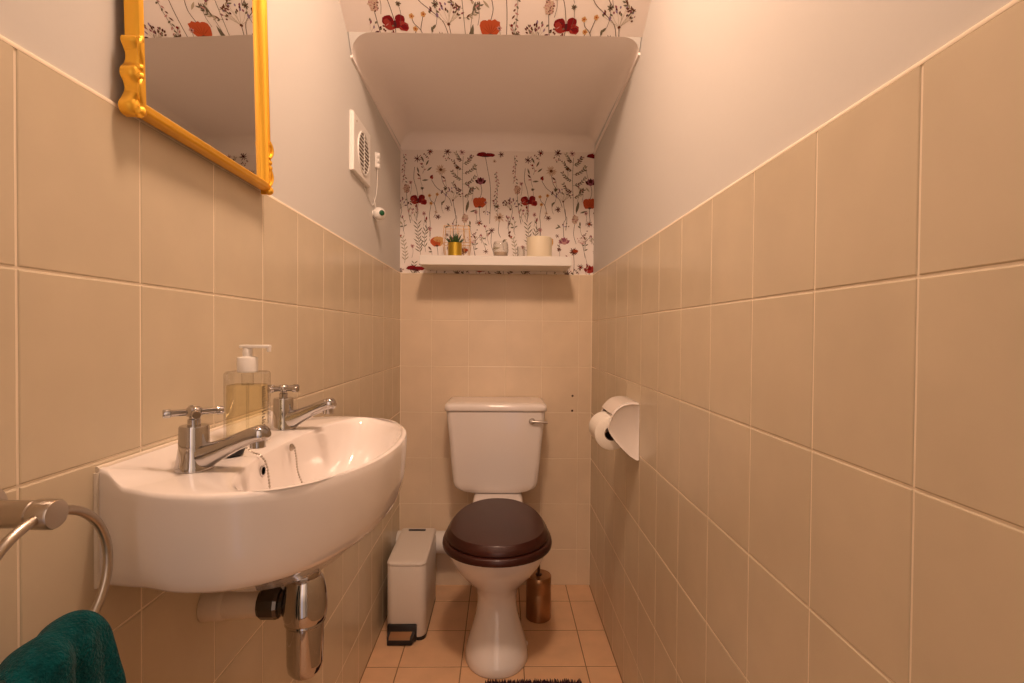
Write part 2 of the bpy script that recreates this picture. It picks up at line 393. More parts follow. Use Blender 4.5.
# back wall: tiles below, wallpaper above
mb = MB()
red_x, red_z = -.374, 1.703
papered(mb, lambda a, b, h: (a, YB-.0005-h, b), (L-.01, R+.01, TT, 2.02), [(red_x, red_z), (red_x+.18, red_z-.50)])
nW = len(WP)
xs = sorted([.013+k*TW for k in range(-3, 3)] + [L, R]); xs = [x for x in xs if L <= x <= R]
for j in range(7):
    z1 = TT-j*ROW; z0 = max(TT-(j+1)*ROW, 0)
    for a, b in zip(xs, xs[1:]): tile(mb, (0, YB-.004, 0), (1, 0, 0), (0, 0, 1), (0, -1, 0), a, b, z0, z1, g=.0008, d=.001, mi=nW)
quad(mb, [(L-.01, YB-.003, 0), (R+.01, YB-.003, 0), (R+.01, YB-.003, TT), (L-.01, YB-.003, TT)], nW+1)
quad(mb, [(L-.01, YB-.0045, TT-.001), (R+.01, YB-.0045, TT-.001), (R+.01, YB, TT+.003), (L-.01, YB, TT+.003)], nW+1)
quad(mb, [(L-.1, YB+.1, 0), (R+.1, YB+.1, 0), (R+.1, YB+.1, 2.75), (L-.1, YB+.1, 2.75)], nW+2)
tag(mb.build('wall_back', [M[n] for n in WP]+[M['tileb'], M['grout'], M['paint']]), kind='structure')
# corner beads
mb = MB()
for X, nx in ((L, 1), (R, -1)):
    mb.tube([(X+nx*.0005, YB-.005, 0), (X+nx*.0005, YB-.005, TT)], .0022, 8)
tag(mb.build('trim_1', M['grout']), kind='structure')

# papered slope above the alcove (underside of the stairs) and the coved soffit behind it
SY, SZ, SA = 1.492, 1.982, math.radians(33)
def slope(a, b, h):   # a = X, b = distance up the slope
    n = Vector((0, -math.sin(SA), -math.cos(SA)))
    return (a, SY-b*math.cos(SA)+n.y*h, SZ+b*math.sin(SA)+n.z*h)
mb = MB()
SL = .85
papered(mb, slope, (L+.063, R-.030, 0, SL), [(-.311, .026), (-.311+.12, .026+.50)])
for a0, a1 in ((L-.01, L+.063), (R-.030, R+.01)):
    quad(mb, [slope(a0, 0, 0), slope(a1, 0, 0), slope(a1, SL, 0), slope(a0, SL, 0)], 0)
# corner webs below the slope plane, following the cove
def drop(x, y):
    d = 0
    for dist, rh, rv in ((x-L, .066, .050), (R-x, .052, .034), (YB-y, .065, .066)):
        u = min(1, max(0, (rh-dist)/rh)); d = max(d, rv*(1-math.sqrt(max(0, 1-u*u))))
    return d
xsn = [L+.09*(i/14)**1.6 for i in range(15)]+[R-.08*(1-i/14)**1.6 for i in range(15)]
web = [(x, SY+.7*drop(x, 0), SZ-drop(x, 0)) for x in xsn]; web2 = [(x, SY, SZ) for x in xsn]
mb.loft([web, web2], nW, False, False, False, False)
tag(mb.build('ceiling_slope', [M[n] for n in WP]+[M['paint']]), kind='structure')
mb = MB()
ys = [SY+i*(YB-.07-SY)/8 for i in range(9)]+[YB-.07+.07*(1-(1-i/12)**1.6) for i in range(1, 13)]
rings = [[(x, y+(.7*drop(x, 0) if y == ys[0] else 0), SZ-drop(x, y)) for x in xsn] for y in ys]
mb.loft(rings, 0, False, False, False)
# narrow lip where the lining meets the side walls
for X, nx, rv in ((L, 1, .050), (R, -1, .034)):
    mb.add([(X-.004*nx, SY+.7*rv, SZ-rv+.002), (X+.002*nx, SY+.7*rv, SZ-rv+.004), (X+.0015*nx, SY+.7*rv, SZ-rv-.004), (X-.004*nx, SY+.7*rv, SZ-rv-.005),
            (X-.004*nx, YB, SZ-.066+.002), (X+.002*nx, YB, SZ-.066+.004), (X+.0015*nx, YB, SZ-.066-.004), (X-.004*nx, YB, SZ-.066-.005)],
           [(0, 1, 2, 3), (7, 6, 5, 4), (0, 1, 5, 4), (1, 2, 6, 5), (2, 3, 7, 6)], 0, False)
tag(mb.build('ceiling_soffit', M['ceil'], smooth_angle=60), kind='structure')
# flat ceiling in front of the slope
yc, zc = slope(0, SL, 0)[1:]
mb = MB(); mb.box(L-.1, R+.1, YF-.1, yc+.02, zc, zc+.08)
tag(mb.build('ceiling', M['paint']), kind='structure')

# wall behind the camera, with the open doorway
mb = MB()
DX0, DX1, DZ = -.36, .34, 2.02
mb.box(L-.1, DX0, YF-.1, YF, 0, zc); mb.box(DX1, R+.1, YF-.1, YF, 0, zc); mb.box(DX0, DX1, YF-.1, YF, DZ, zc)
tag(mb.build('wall_front', M['paint']), kind='structure')
mb = MB()
for x0, x1, z0, z1 in ((DX0-.05, DX0+.012, 0, DZ+.05), (DX1-.012, DX1+.045, 0, DZ+.05), (DX0, DX1, DZ-.012, DZ+.05)):
    mb.box(x0, x1, YF-.105, YF+.015, z0, z1, .004)
tag(mb.build('trim_2', M['plast']), kind='structure')

# floor
mb = MB()
FS, FX, FY = .2104, .290, 1.9145
for i in range(-5, 3):
    for m in range(-3, 14):
        x0, x1 = max(FX+(i-1)*FS, L), min(FX+i*FS, R); y0, y1 = max(FY-m*FS, YF), min(FY-(m-1)*FS, YB)
        if x1-x0 > .01 and y1-y0 > .01: tile(mb, (0, 0, 0), (1, 0, 0), (0, 1, 0), (0, 0, 1), x0, x1, y0, y1, g=.0016, d=.0018, b=.0016, mi=0)
quad(mb, [(L-.05, YF-.1, -.001), (R+.05, YF-.1, -.001), (R+.05, YB+.05, -.001), (L-.05, YB+.05, -.001)], 1)
mb.box(L-.1, R+.1, YF-.1, YB+.1, -.1, -.02, mi=1)
tag(mb.build('floor', [M['ftile'], M['fgrout']]), kind='structure')

# ------------------------------------------------------------------ wash basin
BY = .783
half = [(0, .209), (.02, .218), (.05, .232), (.085, .246), (.12, .253), (.16, .251), (.20, .236), (.235, .207), (.262, .165), (.282, .11), (.2915, .055), (.295, 0)]
hc = catmull(half, 6)
outline = [(x, -y) for x, y in hc] + [(x, y) for x, y in hc[::-1][1:]]     # near corner -> front -> far corner
poly = outline + [(0, .209-.418*i/12) for i in range(1, 12)]
BC = (.178, 0.0)
def cast(poly, c, a):
    dx, dy = math.cos(a), math.sin(a); best = None
    for i in range(len(poly)):
        x1, y1 = poly[i-1]; x2, y2 = poly[i]; ex, ey = x2-x1, y2-y1
        den = dx*ey-dy*ex
        if abs(den) < 1e-12: continue
        t = ((x1-c[0])*ey-(y1-c[1])*ex)/den; u = ((x1-c[0])*dy-(y1-c[1])*dx)/den
        if t > 0 and -1e-6 <= u <= 1+1e-6: best = t if best is None else max(best, t)
    return best
ca = math.atan2(.209, -BC[0])
ANG = sorted([-ca, ca] + [2*PI*k/116-PI for k in range(116)])
OUT = [(BC[0]+cast(poly, BC, a)*math.cos(a), cast(poly, BC, a)*math.sin(a)) for a in ANG]
OUT = [(max(0, x), y) for x, y in OUT]
def wl(x, y, z): return (L+.0005+x, BY+y, z)
def zt(x): 
    t = min(1, max(0, (.042-x)/.034)); return .9505+.0165*t*t*(3-2*t)
rings = []
DC = (.150, 0)      # drain centre
def toward(p, c, s): return (c[0]+(p[0]-c[0])*s, c[1]+(p[1]-c[1])*s)
for s, z in ((.10, .771), (.26, .774), (.45, .783), (.66, .799), (.86, .823), (.95, .832)):
    b = [(x*.885, y*(1-.092*min(1, x/.07))) for x, y in OUT]
    rings.append([wl(max(0, toward(p, DC, s)[0]), toward(p, DC, s)[1], z) for p in b])
for sx, k, z in ((.885, .092, .8375), (.925, .068, .8425), (.958, .042, .853), (.982, .022, .870), (.995, .01, .893), (1.0, .003, .918), (1.003, .0, .937)):
    rings.append([wl(x*sx, y*(1-k*min(1, x/.07)), z) for x, y in OUT])
rings.append([wl(x*1.0, y*1.0, zt(x)-.005) for x, y in OUT])
rings.append([wl(x*.997, y*.993, zt(x)-.0012) for x, y in OUT])
rings.append([wl(x*.985, y*.98, zt(x)) for x, y in OUT])
# bowl opening, a rounded D
def bowl(a, s):
    ax = .105 if math.cos(a) > 0 else .060; e = 2.12
    ay = .232
    r = (abs(math.cos(a)/ax)**e+abs(math.sin(a)/ay)**e)**(-1/e)
    return (BC[0]+r*s*math.cos(a), r*s*math.sin(a))
for t in (.35, .7):
    rings.append([wl(*toward(bowl(a, 1.04), (x*.985, y*.98), 1-t) if 0 else ((x*.985)*(1-t)+bowl(a, 1.03)[0]*t, (y*.98)*(1-t)+bowl(a, 1.03)[1]*t), zt((x*.985)*(1-t)+bowl(a, 1.03)[0]*t)) for a, (x, y) in zip(ANG, OUT)])
for s, z in ((1.03, .9502), (1.012, .9493), (.995, .9468), (.97, .9415), (.94, .932), (.90, .918), (.85, .901), (.78, .883), (.68, .866), (.55, .852), (.38, .840), (.2, .831), (.1, .828)):
    ring = []
    for a in ANG:
        x, y = bowl(a, s); k = 1-min(1, s)
        ring.append(wl(x+(DC[0]-BC[0])*k, y, z))
    rings.append(ring)
basin = thing('wash_basin', (L+.15, BY, .781), 'white ceramic wall-hung wash basin with rounded front on the left tiled wall', 'sink')
mb = MB(); mb.loft(rings, 0)
mb.build('basin_bowl', M['cer'], basin, smooth_angle=50)
mb = MB()   # sealant bead along the wall
for ys_ in (-1, 1):
    mb.tube([(L+.001, BY+ys_*.211, z) for z in (.834, .87, .92, .962)], .0032, 8)
mb.tube([(L+.001, BY-.211, .966), (L+.001, BY+.211, .966)], .003, 8)
mb.build('sealant_bead', M['silic'], basin)
mb = MB(); mb.lathe([(.021, 0), (.022, .002), (.014, .0035), (.012, .001), (.0, .0005)], (L+DC[0], BY, .828)); mb.build('drain_ring', M['chrome'], basin)
mb = MB()   # overflow
ox, oy, oz = L+BC[0]-.0525, BY-.086, .931
mb.lathe([(.0075, 0), (.0085, .0016), (.0055, .0022), (.005, -.002)], (ox-.001, oy, oz), 'x', 20, 0, cap1=False); mb.lathe([(.0052, 0), (.0001, 0)], (ox-.0003, oy, oz), 'x', 16, 1)
mb.build('overflow_ring', [M['chrome'], M['black']], basin)

# bead chains and plug
def chain(name, pts, anchor, label, group=None):
    mb = MB(); P = catmull(pts, 6)
    # equal spacing beads
    acc = 0; last = Vector(P[0]); beads = [last]
    for A, B in zip(P, P[1:]):
        A, B = Vector(A), Vector(B); d = (B-A).length
        if d < 1e-6: continue
        t = .0042-acc
        while t <= d: beads.append(A+(B-A)*t/d); t += .0042
        acc = d-(t-.0042)
    for b in beads:
        mb.lathe([(.0001, -.0017), (.0012, -.0012), (.0017, 0), (.0012, .0012), (.0001, .0017)], tuple(b), 'z', 8)
    mb.tube(P, .0005, 6)
    if anchor: mb.lathe([(.0058, 0), (.006, .002), (.003, .005), (.0001, .0055)], anchor, 'x', 16)
    return tag(mb.build(name, M['nickel']), label, 'chain')
xw = L+BC[0]-.058
chain('plug_chain', [(xw+.009, BY+.012, .940), (xw+.0115, BY+.012, .925), (xw+.0135, BY+.012, .905), (xw+.020, BY+.013, .886), (xw+.032, BY+.013, .868)], (xw+.003, BY+.012, .941), 'short bead chain hanging from round stud inside the back of the basin bowl')
plug = thing('basin_plug', (L+.079, BY-.082, .9515), 'black rubber plug with chrome top resting on basin deck below the nearer spout', 'plug')
c = (L+.079, BY-.082, .9515)
mb = MB(); mb.lathe([(.013, 0), (.017, .001), (.019, .007), (.0195, .012), (.0150, .0135), (.013, .012), (.0001, .012)], c, n=28); mb.build('stopper', M['plugr'], plug)
mb = MB(); mb.lathe([(.012, .0119), (.0125, .0135), (.006, .0145), (.003, .020), (.0045, .0225), (.0001, .024)], c, n=24); mb.build('top_disc', M['chrome'], plug)
chain('plug_chain', [(c[0]+.004, c[1]-.002, .975), (c[0]+.018, c[1]-.004, .968), (c[0]+.034, c[1]-.006, .9565), (c[0]+.045, c[1]-.009, .9535), (c[0]+.054, c[1]-.011, .943), (c[0]+.059, c[1]-.014, .925), (c[0]+.063, c[1]-.018, .905), (c[0]+.068, c[1]-.022, .889)], None, 'bead chain running from black plug down into the basin bowl')

# ------------------------------------------------------------------ taps
def tap(x, y, label, rot):
    z = .9508
    t = thing('basin_tap', (x, y, z), label, 'tap', 'pair of chrome pillar taps')
    mb = MB(); mb.lathe([(.0215, 0), (.0215, .003), (.0205, .006), (.0185, .016), (.0168, .028), (.0164, .0515), (.0155, .0535), (.0001, .0535)], (x, y, z), n=40); mb.build('tap_body', M['chrome'], t)
    # spout: flattened bar rising outward, blunt end, nozzle underneath
    mb = MB(); rings = []
    path = [(0.004, .0155, .0160, .0145), (.018, .0175, .0155, .0140), (.032, .0240, .0142, .0115), (.050, .0325, .0132, .0098), (.066, .0395, .0128, .0095), (.078, .0435, .0128, .0100), (.0855, .0450, .0122, .0092), (.0885, .0455, .0095, .006)]
    for px, pz, w, h in path:
        rg = []
        for k in range(20):
            a = 2*PI*k/20; cu, sv = math.cos(a), math.sin(a); e = .72
            rg.append((x+px-math.copysign(abs(sv)**e, sv)*h*.35, y+w*math.copysign(abs(cu)**e, cu), z+pz+h*math.copysign(abs(sv)**e, sv)))
        rings.append(rg)
    mb.loft(rings); mb.build('spout', M['chrome'], t)
    mb = MB(); mb.lathe([(.0090, 0), (.0090, .012), (.0080, .013), (.0001, .013)], (x+.0775, y, z+.0270), n=24); mb.build('nozzle', M['chrome'], t)
    mb = MB(); mb.lathe([(.0072, .0535), (.0072, .0610), (.0055, .062), (.0055, .064), (.0085, .0655), (.0090, .068), (.0090, .0725), (.0080, .0750), (.0055, .0765), (.0001, .077)], (x, y, z), n=28)
    for k in range(4):
        a = rot+k*PI/2; d = Vector((math.cos(a), math.sin(a), 0)); o = Vector((x, y, z+.0700))
        mb.tube([o+d*.006, o+d*.012, o+d*.0225, o+d*.0235, o+d*.0242, o+d*.0310, o+d*.0320], .005, 16, radii=[.0040, .0040, .0042, .0042, .0052, .0052, .0044])
    mb.build('cross_handle', M['chrome'], t)
    return t
tap(L+.073, .631, 'chrome cross-head pillar tap nearest the camera, on the near end of the basin', .62)
tap(L+.068, .898, 'chrome cross-head pillar tap beyond the soap bottle, on the far end of the basin', 1.15)

# ------------------------------------------------------------------ soap bottle
bx0, bx1, by0, by1, bz = -.412, -.356, .760, .797, .9645
bz = .952
sb = thing('soap_dispenser', ((bx0+bx1)/2, (by0+by1)/2, bz), 'clear rectangular pump bottle of pale yellow hand soap between the basin taps', 'soap bottle')
mb = MB(); mb.box(bx0, bx1, by0, by1, bz, bz+.108, .005, 3); mb.build('bottle', M['glass'], sb)
mb = MB(); mb.box(bx0+.003, bx1-.003, by0+.003, by1-.003, bz+.004, bz+.088, .003, 2); mb.build('liquid_soap', M['liquid'], sb)
cx, cy = (bx0+bx1)/2, (by0+by1)/2
mb = MB(); mb.lathe([(.0125, .106), (.0145, .108), (.0145, .127), (.0135, .129), (.0068, .130), (.0068, .1405), (.0060, .1425), (.0001, .143)], (cx, cy, bz), n=32)
mb.box(cx-.0105, cx+.034, cy-.006, cy+.006, bz+.1425, bz+.1475, .0018); mb.box(cx+.030, cx+.034, cy-.004, cy+.004, bz+.137, bz+.144, .001)
mb.build('pump', M['plast'], sb)
mb = MB(); mb.lathe([(.0085, .087), (.0085, .106)], (cx, cy, bz), n=20); mb.tube([(cx, cy, bz+.01), (cx, cy, bz+.09)], .0022, 8); mb.build('dip_tube', M['glass'], sb)
mb = MB(); random.seed(3)      # small vertical lettering on the right of the bottle
for col, (yy, h, w) in enumerate(((by0+.005, .058, .0120), (by0+.023, .056, .0060))):
    z = bz+.086
    while z > bz+.086-h:
        st = random.uniform(.0026, .0042) if col == 0 else random.uniform(.0014, .0026)
        ww = w*random.uniform(.6, 1)
        X = bx1+.0003
        mb.add([(X, yy, z), (X, yy+ww, z), (X, yy+ww, z-st*.35), (X, yy, z-st*.35)], [(0, 1, 2, 3)], 0, False)
        if random.random() < .7: mb.add([(X, yy, z), (X, yy+ww*.3, z), (X, yy+ww*.3, z-st*.8), (X, yy, z-st*.8)], [(0, 1, 2, 3)], 0, False)
        z -= st*1.15
mb.build('lettering', M['ink'], sb)

# ------------------------------------------------------------------ bottle trap
tx, ty = L+.150, BY
TZ = .007
tr = thing('bottle_trap', (tx, ty, .589+TZ), 'chrome bottle trap hanging under the wash basin with side outlet to the wall', 'drain trap')
mb = MB(); mb.lathe([(.024, .786), (.0255, .781), (.0255, .776), (.0165, .774), (.0155, .742)], (tx, ty, TZ), n=32); mb.build('tailpiece', M['chrome'], tr)
mb = MB(); mb.lathe([(.019, .761), (.0225, .759), (.0225, .749), (.0205, .747), (.0205, .742), (.024, .740)], (tx, ty, TZ), n=12, sm=False); mb.build('collar_nut', M['nickel'], tr)
mb = MB(); mb.lathe([(.0235, .741), (.0265, .736), (.0300, .722), (.0320, .708), (.0325, .694), (.0322, .684), (.0305, .676), (.0290, .673)], (tx, ty, TZ), n=40); mb.build('trap_body', M['chrome'], tr)
mb = MB(); mb.lathe([(.0296, .674), (.0300, .671), (.0272, .668), (.0266, .610), (.0250, .598), (.019, .5905), (.010, .589), (.0001, .589)], (tx, ty, TZ), n=40); mb.build('trap_cup', M['chrome'], tr)
mb = MB(); mb.lathe([(.017, -.022), (.017, -.028), (.0190, -.029), (.0190, -.034), (.0225, -.036), (.0240, -.041), (.0240, -.062), (.0215, -.066), (.017, -.067)], (tx, ty, .706), 'x', 12, sm=False)
mb.build('outlet_nut', M['blackch'], tr)
mb = MB(); mb.lathe([(.0185, -.064), (.0190, -.085), (.0200, -.088), (.0205, -.090), (.0205, -.118), (.0225, -.120), (.0235, -.124), (.0245, -.1495)], (tx, ty, .7035), 'x', 32); mb.build('outlet_pipe', M['pipe'], tr)

# ------------------------------------------------------------------ mirror
MX = L+.0003
m0, m1, mz = .609, .950, 1.376
def lean(z): return max(0, .025*(1.86-z))          # near side, far side, bottom
mzs = 1.715                              # where the arch begins
mir = thing('arched_mirror', (L, (m0+m1)/2, mz), 'gold ornate-framed arched mirror on the left wall above the basin', 'mirror')
def arch(o):      # inner offset o
    a, b = m0+o, m1-o; pts = [(a, mz+o)]; 
    cyy = (a+b)/2; rr = (b-a)/2
    pts.append((a, mzs))
    for k in range(1, 24):
        t = PI*k/24
        # shouldered arch: small corner radius then a broad dome
        c, s_ = -math.cos(t), math.sin(t)
        pts.append((cyy+rr*math.copysign(abs(c)**.8, c), mzs+.165*s_**.9))
    pts += [(b, mzs), (b, mz+o)]
    return pts
prof = [(0, -.003), (0, .008), (.001, .0115), (.003, .0132), (.005, .0132), (.0062, .0115), (.0075, .0116), (.0105, .0125), (.0122, .0105), (.0140, .009), (.0165, .002), (.0170, .0004)]
rings = [[(max(MX, MX+h+lean(z)), y, z) for y, z in arch(o)] for o, h in prof]
mb = MB(); 
for a, b in zip(rings, rings[1:]): mb.loft([a, b], 0, False, False, True)
mb.build('frame', M['gold'], mir, smooth_angle=50, merge=True)
mb = MB(); P = arch(.0167); mb.add([(MX+.0012+lean(z), y, z) for y, z in P], [tuple(range(len(P)))], 0, False); mb.build('mirror_glass', M['mirror'], mir)
def ornament(y, s):
    mb = MB()
    # scalloped acanthus block running up the side
    prof = [(.000, .000), (.010, .002), (.0135, .011), (.008, .021), (.0035, .031), (.0055, .039), (.0105, .045), (.0105, .053), (.0045, .061), (.0015, .071), (.0055, .079), (.0095, .085), (.008, .091), (.000, .094)]
    P = catmull(prof, 4); rings = []
    for d, w in ((-.004, 1.0), (.004, 1.0), (.009, .85), (.012, .55), (.0135, .2)):
        rings.append([(MX+d+.010, y+s*(-p*w)+s*.004, mz-.006+q) for p, q in P])
    mb.loft(rings, 0, True, True, True)
    for q, r_ in ((.004, .0075), (.045, .0055), (.055, .005), (.088, .005)):
        mb.lathe([(.0001, -r_), (r_*.7, -r_*.7), (r_, 0), (r_*.7, r_*.7), (.0001, r_)], (MX+.0215, y+s*.003, mz-.004+q), 'y', 14)
    for q0, q1 in ((.008, .040), (.058, .088)):
        mb.tube(bez((MX+.0225, y+s*.006, mz+q0), (MX+.027, y-s*.008, mz+(q0+q1)/2), (MX+.0225, y+s*.006, mz+q1), 10), .0028, 8)
    mb.build('carved_ornament', M['gold'], mir)
ornament(m0, 1); ornament(m1, -1)

# ------------------------------------------------------------------ towel ring and towel
ty0, tz0, tX = .440, .963, L+.063
rg = thing('towel_ring', (L, ty0, tz0), 'brushed nickel towel ring on short round post, left wall beside the basin', 'towel ring')
mb = MB(); mb.lathe([(.025, 0), (.025, .006), (.0235, .0085), (.0125, .009)], (L+.0003, ty0, tz0), 'x', 36); mb.build('wall_flange', M['nickel'], rg)
mb = MB(); mb.lathe([(.0115, .008), (.0115, .052), (.0105, .053), (.0105, .0545), (.0128, .0555), (.0128, .0695), (.0118, .0715), (.0001, .0718)], (L, ty0, tz0), 'x', 36); mb.build('post', M['nickel'], rg)
RR = .067
mb = MB(); mb.tube([(tX, ty0+RR*math.sin(2*PI*k/72), tz0-RR+RR*math.cos(2*PI*k/72)) for k in range(72)], .0042, 14, closed=True); mb.build('ring', M['nickel'], rg)

def towel():
    NS, NT = 60, 90
    mb = MB(); vs = []
    zr = tz0-2*RR+.0042
    for i in range(NT+1):
        t = i/NT; 
        for j in range(NS+1):
            s = j/NS; q = 2*s-1
            # arch over the lower arc of the ring; ring is lowest in the middle
            ww = .056
            if t < .42: d = (.42-t)/.42*.33; side = -1; ang = None
            elif t > .58: d = (t-.58)/.42*.33; side = 1; ang = None
            else: d = 0; side = 0; ang = (t-.42)/.16*PI
            spread = ww*(1+.10*min(1, d/.12))
            ringrise = -.010+.018*q-.018*max(0, q)**5
            y = ty0-.017+q*spread
            rad = .020
            fold = .007*math.sin(q*7.5+1.3)+.005*math.sin(q*13+.4+d*9)
            if side == 0:
                x = tX-math.cos(ang)*rad; z = zr+ringrise+.008+math.sin(ang)*(rad*.95)
                x += fold*.4*(-math.cos(ang)); z += .0015*math.sin(q*5+2)
            else:
                x = tX+side*(rad+.010*min(1, d/.1))+fold*(.4+.6*min(1, d/.08)); z = zr+ringrise*max(0, 1-d/.2)+.008-d+.0015*math.sin(q*5+2)*(1-min(1, d/.1))
                x = max(x, L+.008)
            nz = noise.noise(Vector((x*30, y*30, z*30+3)))*.004
            vs.append((x+nz, y, z+nz))
    fs = [(i*(NS+1)+j, i*(NS+1)+j+1, (i+1)*(NS+1)+j+1, (i+1)*(NS+1)+j) for i in range(NT) for j in range(NS)]
    mb.add(vs, fs)
    o = mb.build('hand_towel', M['teal'], None, 80)
    so = o.modifiers.new('thick', 'SOLIDIFY'); so.thickness = .009; so.offset = 0
    sm = o.modifiers.new('sub', 'SUBSURF'); sm.levels = 1; sm.render_levels = 1
    return tag(o, 'dark teal terry hand towel hanging through the towel ring', 'towel')
towel()

# ------------------------------------------------------------------ toilet
TX = -.0125
TC = -.0245
wc = thing('toilet', (TX, 1.85, 0), 'white close-coupled toilet with dark wooden seat against the back wall', 'toilet')
def egg(hw, yf, yb, ym=None, n=56, eb=2.3, cut=None):
    ym = ym if ym is not None else yf+(yb-yf)*.42; P = []
    for k in range(n):
        a = 2*PI*k/n; c, s_ = math.cos(a), math.sin(a)
        if s_ < 0: x, y = hw*math.copysign(abs(c)**.96, c), ym-(ym-yf)*abs(s_)**1.0
        else: x, y = hw*math.copysign(abs(c)**(2/eb), c), ym+(yb-ym)*s_**(2/eb)
        P.append((TX+x, y))
    return P
def slab(mb, pf, levels, mi=0):
    mb.loft([[(x, y, z) for x, y in pf(i)] for i, z in levels], mi)
mb = MB()
B_ = [(0, .108, 1.640, 1.99), (.004, .110, 1.637, 1.992), (.03, .106, 1.643, 1.985), (.06, .096, 1.660, 1.97), (.09, .086, 1.685, 1.96), (.13, .074, 1.712, 1.95), (.17, .069, 1.728, 1.95), (.20, .070, 1.728, 1.955), (.235, .080, 1.706, 1.965), (.26, .095, 1.680, 1.975), (.29, .117, 1.645, 1.985), (.33, .142, 1.604, 2.00), (.365, .158, 1.575, 2.01), (.392, .167, 1.560, 2.015), (.408, .170, 1.555, 2.015), (.414, .166, 1.56, 2.01)]
mb.loft([[(x, y, z) for x, y in egg(hw, yf, yb, yf+(yb-yf)*(.38+.0*z), eb=2.2)] for z, hw, yf, yb in B_])
mb.build('pan', M['cer'], wc, smooth_angle=60)
mb = MB(); mb.box(TX-.100, TX+.098, 1.955, 2.235, .30, .4645, .014, 4); mb.box(TX-.06, TX+.06, 1.93, 2.2, .16, .32, .03, 4); mb.build('cistern_shelf', M['cer'], wc)
# seat
mb = MB()
def so(i): hw, o = ((.176, 0), (.182, 0), (.1835, 0), (.182, 0), (.176, 0), (.168, 0))[i]; d = .1835-hw; return egg(hw, 1.527+d, 2.012-d, 1.715, eb=2.1)
slab(mb, so, [(0, .4120), (1, .415), (2, .423), (3, .433), (4, .4375), (5, .4385)])
mb.build('seat', M['wood'], wc, smooth_angle=50)
mb = MB()
def lo(i): d = (.004, .0, .0, .004, .0115, .0135, .0150, .018)[i]; return egg(.1725-d, 1.538+d, 2.026-d, 1.725, eb=2.1)
slab(mb, lo, [(0, .4385), (1, .442), (2, .450), (3, .457), (4, .4655), (5, .4685), (6, .4698), (7, .4702)])
mb.build('lid', M['wood'], wc, smooth_angle=30)
for sx in (-1, 1):
    mb = MB(); mb.lathe([(.009, -.018), (.009, .018)], (TX+sx*.06, 2.022, .449), 'x', 18); mb.build('hinge', M['nickel'], wc)
# cistern: tapering tank with rounded lower corners
mb = MB(); rings = []
def tank(hw, y0, y1, r):
    P = []
    for cx_, cy_, a0 in ((TC+hw-r, y1-.008, 0), (TC-hw+r, y1-.008, PI/2), (TC-hw+r, y0+r, PI), (TC+hw-r, y0+r, 1.5*PI)):
        rr = .008 if a0 < PI else r
        for k in range(7):
            a = a0+PI/2*k/6
            if a0 < PI: P.append(((TC+hw-.008 if a0 == 0 else TC-hw+.008)+rr*math.cos(a), cy_+rr*math.sin(a)))
            else: P.append((cx_+r*math.cos(a), cy_+r*math.sin(a)))
    return P
for hw, y0, z in ((.060, 2.085, .4640), (.112, 2.076, .4695), (.142, 2.069, .4775), (.161, 2.065, .4885), (.169, 2.062, .500), (.1725, 2.060, .515), (.181, 2.054, .60), (.189, 2.048, .70), (.197, 2.045, .77), (.200, 2.044, .806)):
    rings.append([(x, y, z) for x, y in tank(hw, y0, 2.256, .024)])
# gentle downward bow of the front bottom edge
mb.loft(rings); mb.build('cistern', M['cer'], wc, smooth_angle=60)
mb = MB(); rings = []
for o, z in ((-.002, .8065), (.005, .808), (.0065, .812), (.0065, .824), (.004, .832), (-.002, .8365), (-.012, .8385), (-.05, .8400)):
    rings.append([(x, y, z) for x, y in tank(.200+o, 2.044-o, 2.257, .024)])
mb.loft(rings); mb.build('cistern_lid', M['cer'], wc, smooth_angle=60)
mb = MB(); mb.lathe([(.013, 0), (.013, -.005), (.010, -.009), (.0001, -.010)], (.121, 2.048, .768), 'y', 22)
mb.tube([(.121, 2.036, .768), (.138, 2.033, .768), (.160, 2.033, .7665), (.182, 2.035, .765)], .005, 12, radii=[.006, .0045, .005, .0058])
o = mb.build('flush_lever', M['nickel'], wc); o['label'] = 'dull metal flush lever'
for sx in (-1, 1):
    mb = MB(); mb.lathe([(.008, 0), (.0085, .006), (.006, .010), (.0001, .011)], (TX+sx*.100, 1.80, .020), 'x' , 16)
    mb.build('floor_bolt_cap', M['cer'], wc)

# waste pipe running to the left wall
mb = MB()
mb.tube([(L+.002, 2.208, .215), (-.16, 2.208, .215), (-.09, 2.20, .22), (-.055, 2.16, .23)], .046, 28)
mb.lathe([(.046, 0), (.053, .001), (.053, .03), (.046, .031)], (-.15, 2.208, .215), 'x', 28, cap0=False, cap1=False)
mb.build('waste_pipe', M['plast'], wc)

# ------------------------------------------------------------------ pedal bin
X0, X1, Y0, Y1 = -.4155, -.2725, 1.850, 2.150
pb = thing('pedal_bin', ((X0+X1)/2, (Y0+Y1)/2, 0), 'slim white pedal bin in the corner left of the toilet', 'bin')
def rr(x0, x1, y0, y1, r, n=6, rb=None):
    P = []
    rb = rb or r
    for cx_, cy_, a0, q in ((x1-rb, y1-rb, 0, rb), (x0+rb, y1-rb, PI/2, rb), (x0+r, y0+r, PI, r), (x1-r, y0+r, 1.5*PI, r)):
        for k in range(n+1): a = a0+PI/2*k/n; P.append((cx_+q*math.cos(a), cy_+q*math.sin(a)))
    return P
mb = MB()
def bn(o): return rr(X0+o, X1-o, Y0+o, Y1-o, .026, rb=.014)
mb.loft([[(x, y, z) for x, y in bn(o)] for o, z in ((.002, .012), (0, .016), (0, .270), (.001, .2725))]); mb.build('bin_body', M['binw'], pb)
mb = MB(); mb.loft([[(x, y, z) for x, y in bn(o)] for o, z in ((.004, 0), (.0, .001), (.0, .0125), (.003, .013))]); mb.build('bin_base', M['black'], pb)
mb = MB()
def lz(y, b): t = (y-Y0)/(Y1-Y0); return .2745+b+.014*t
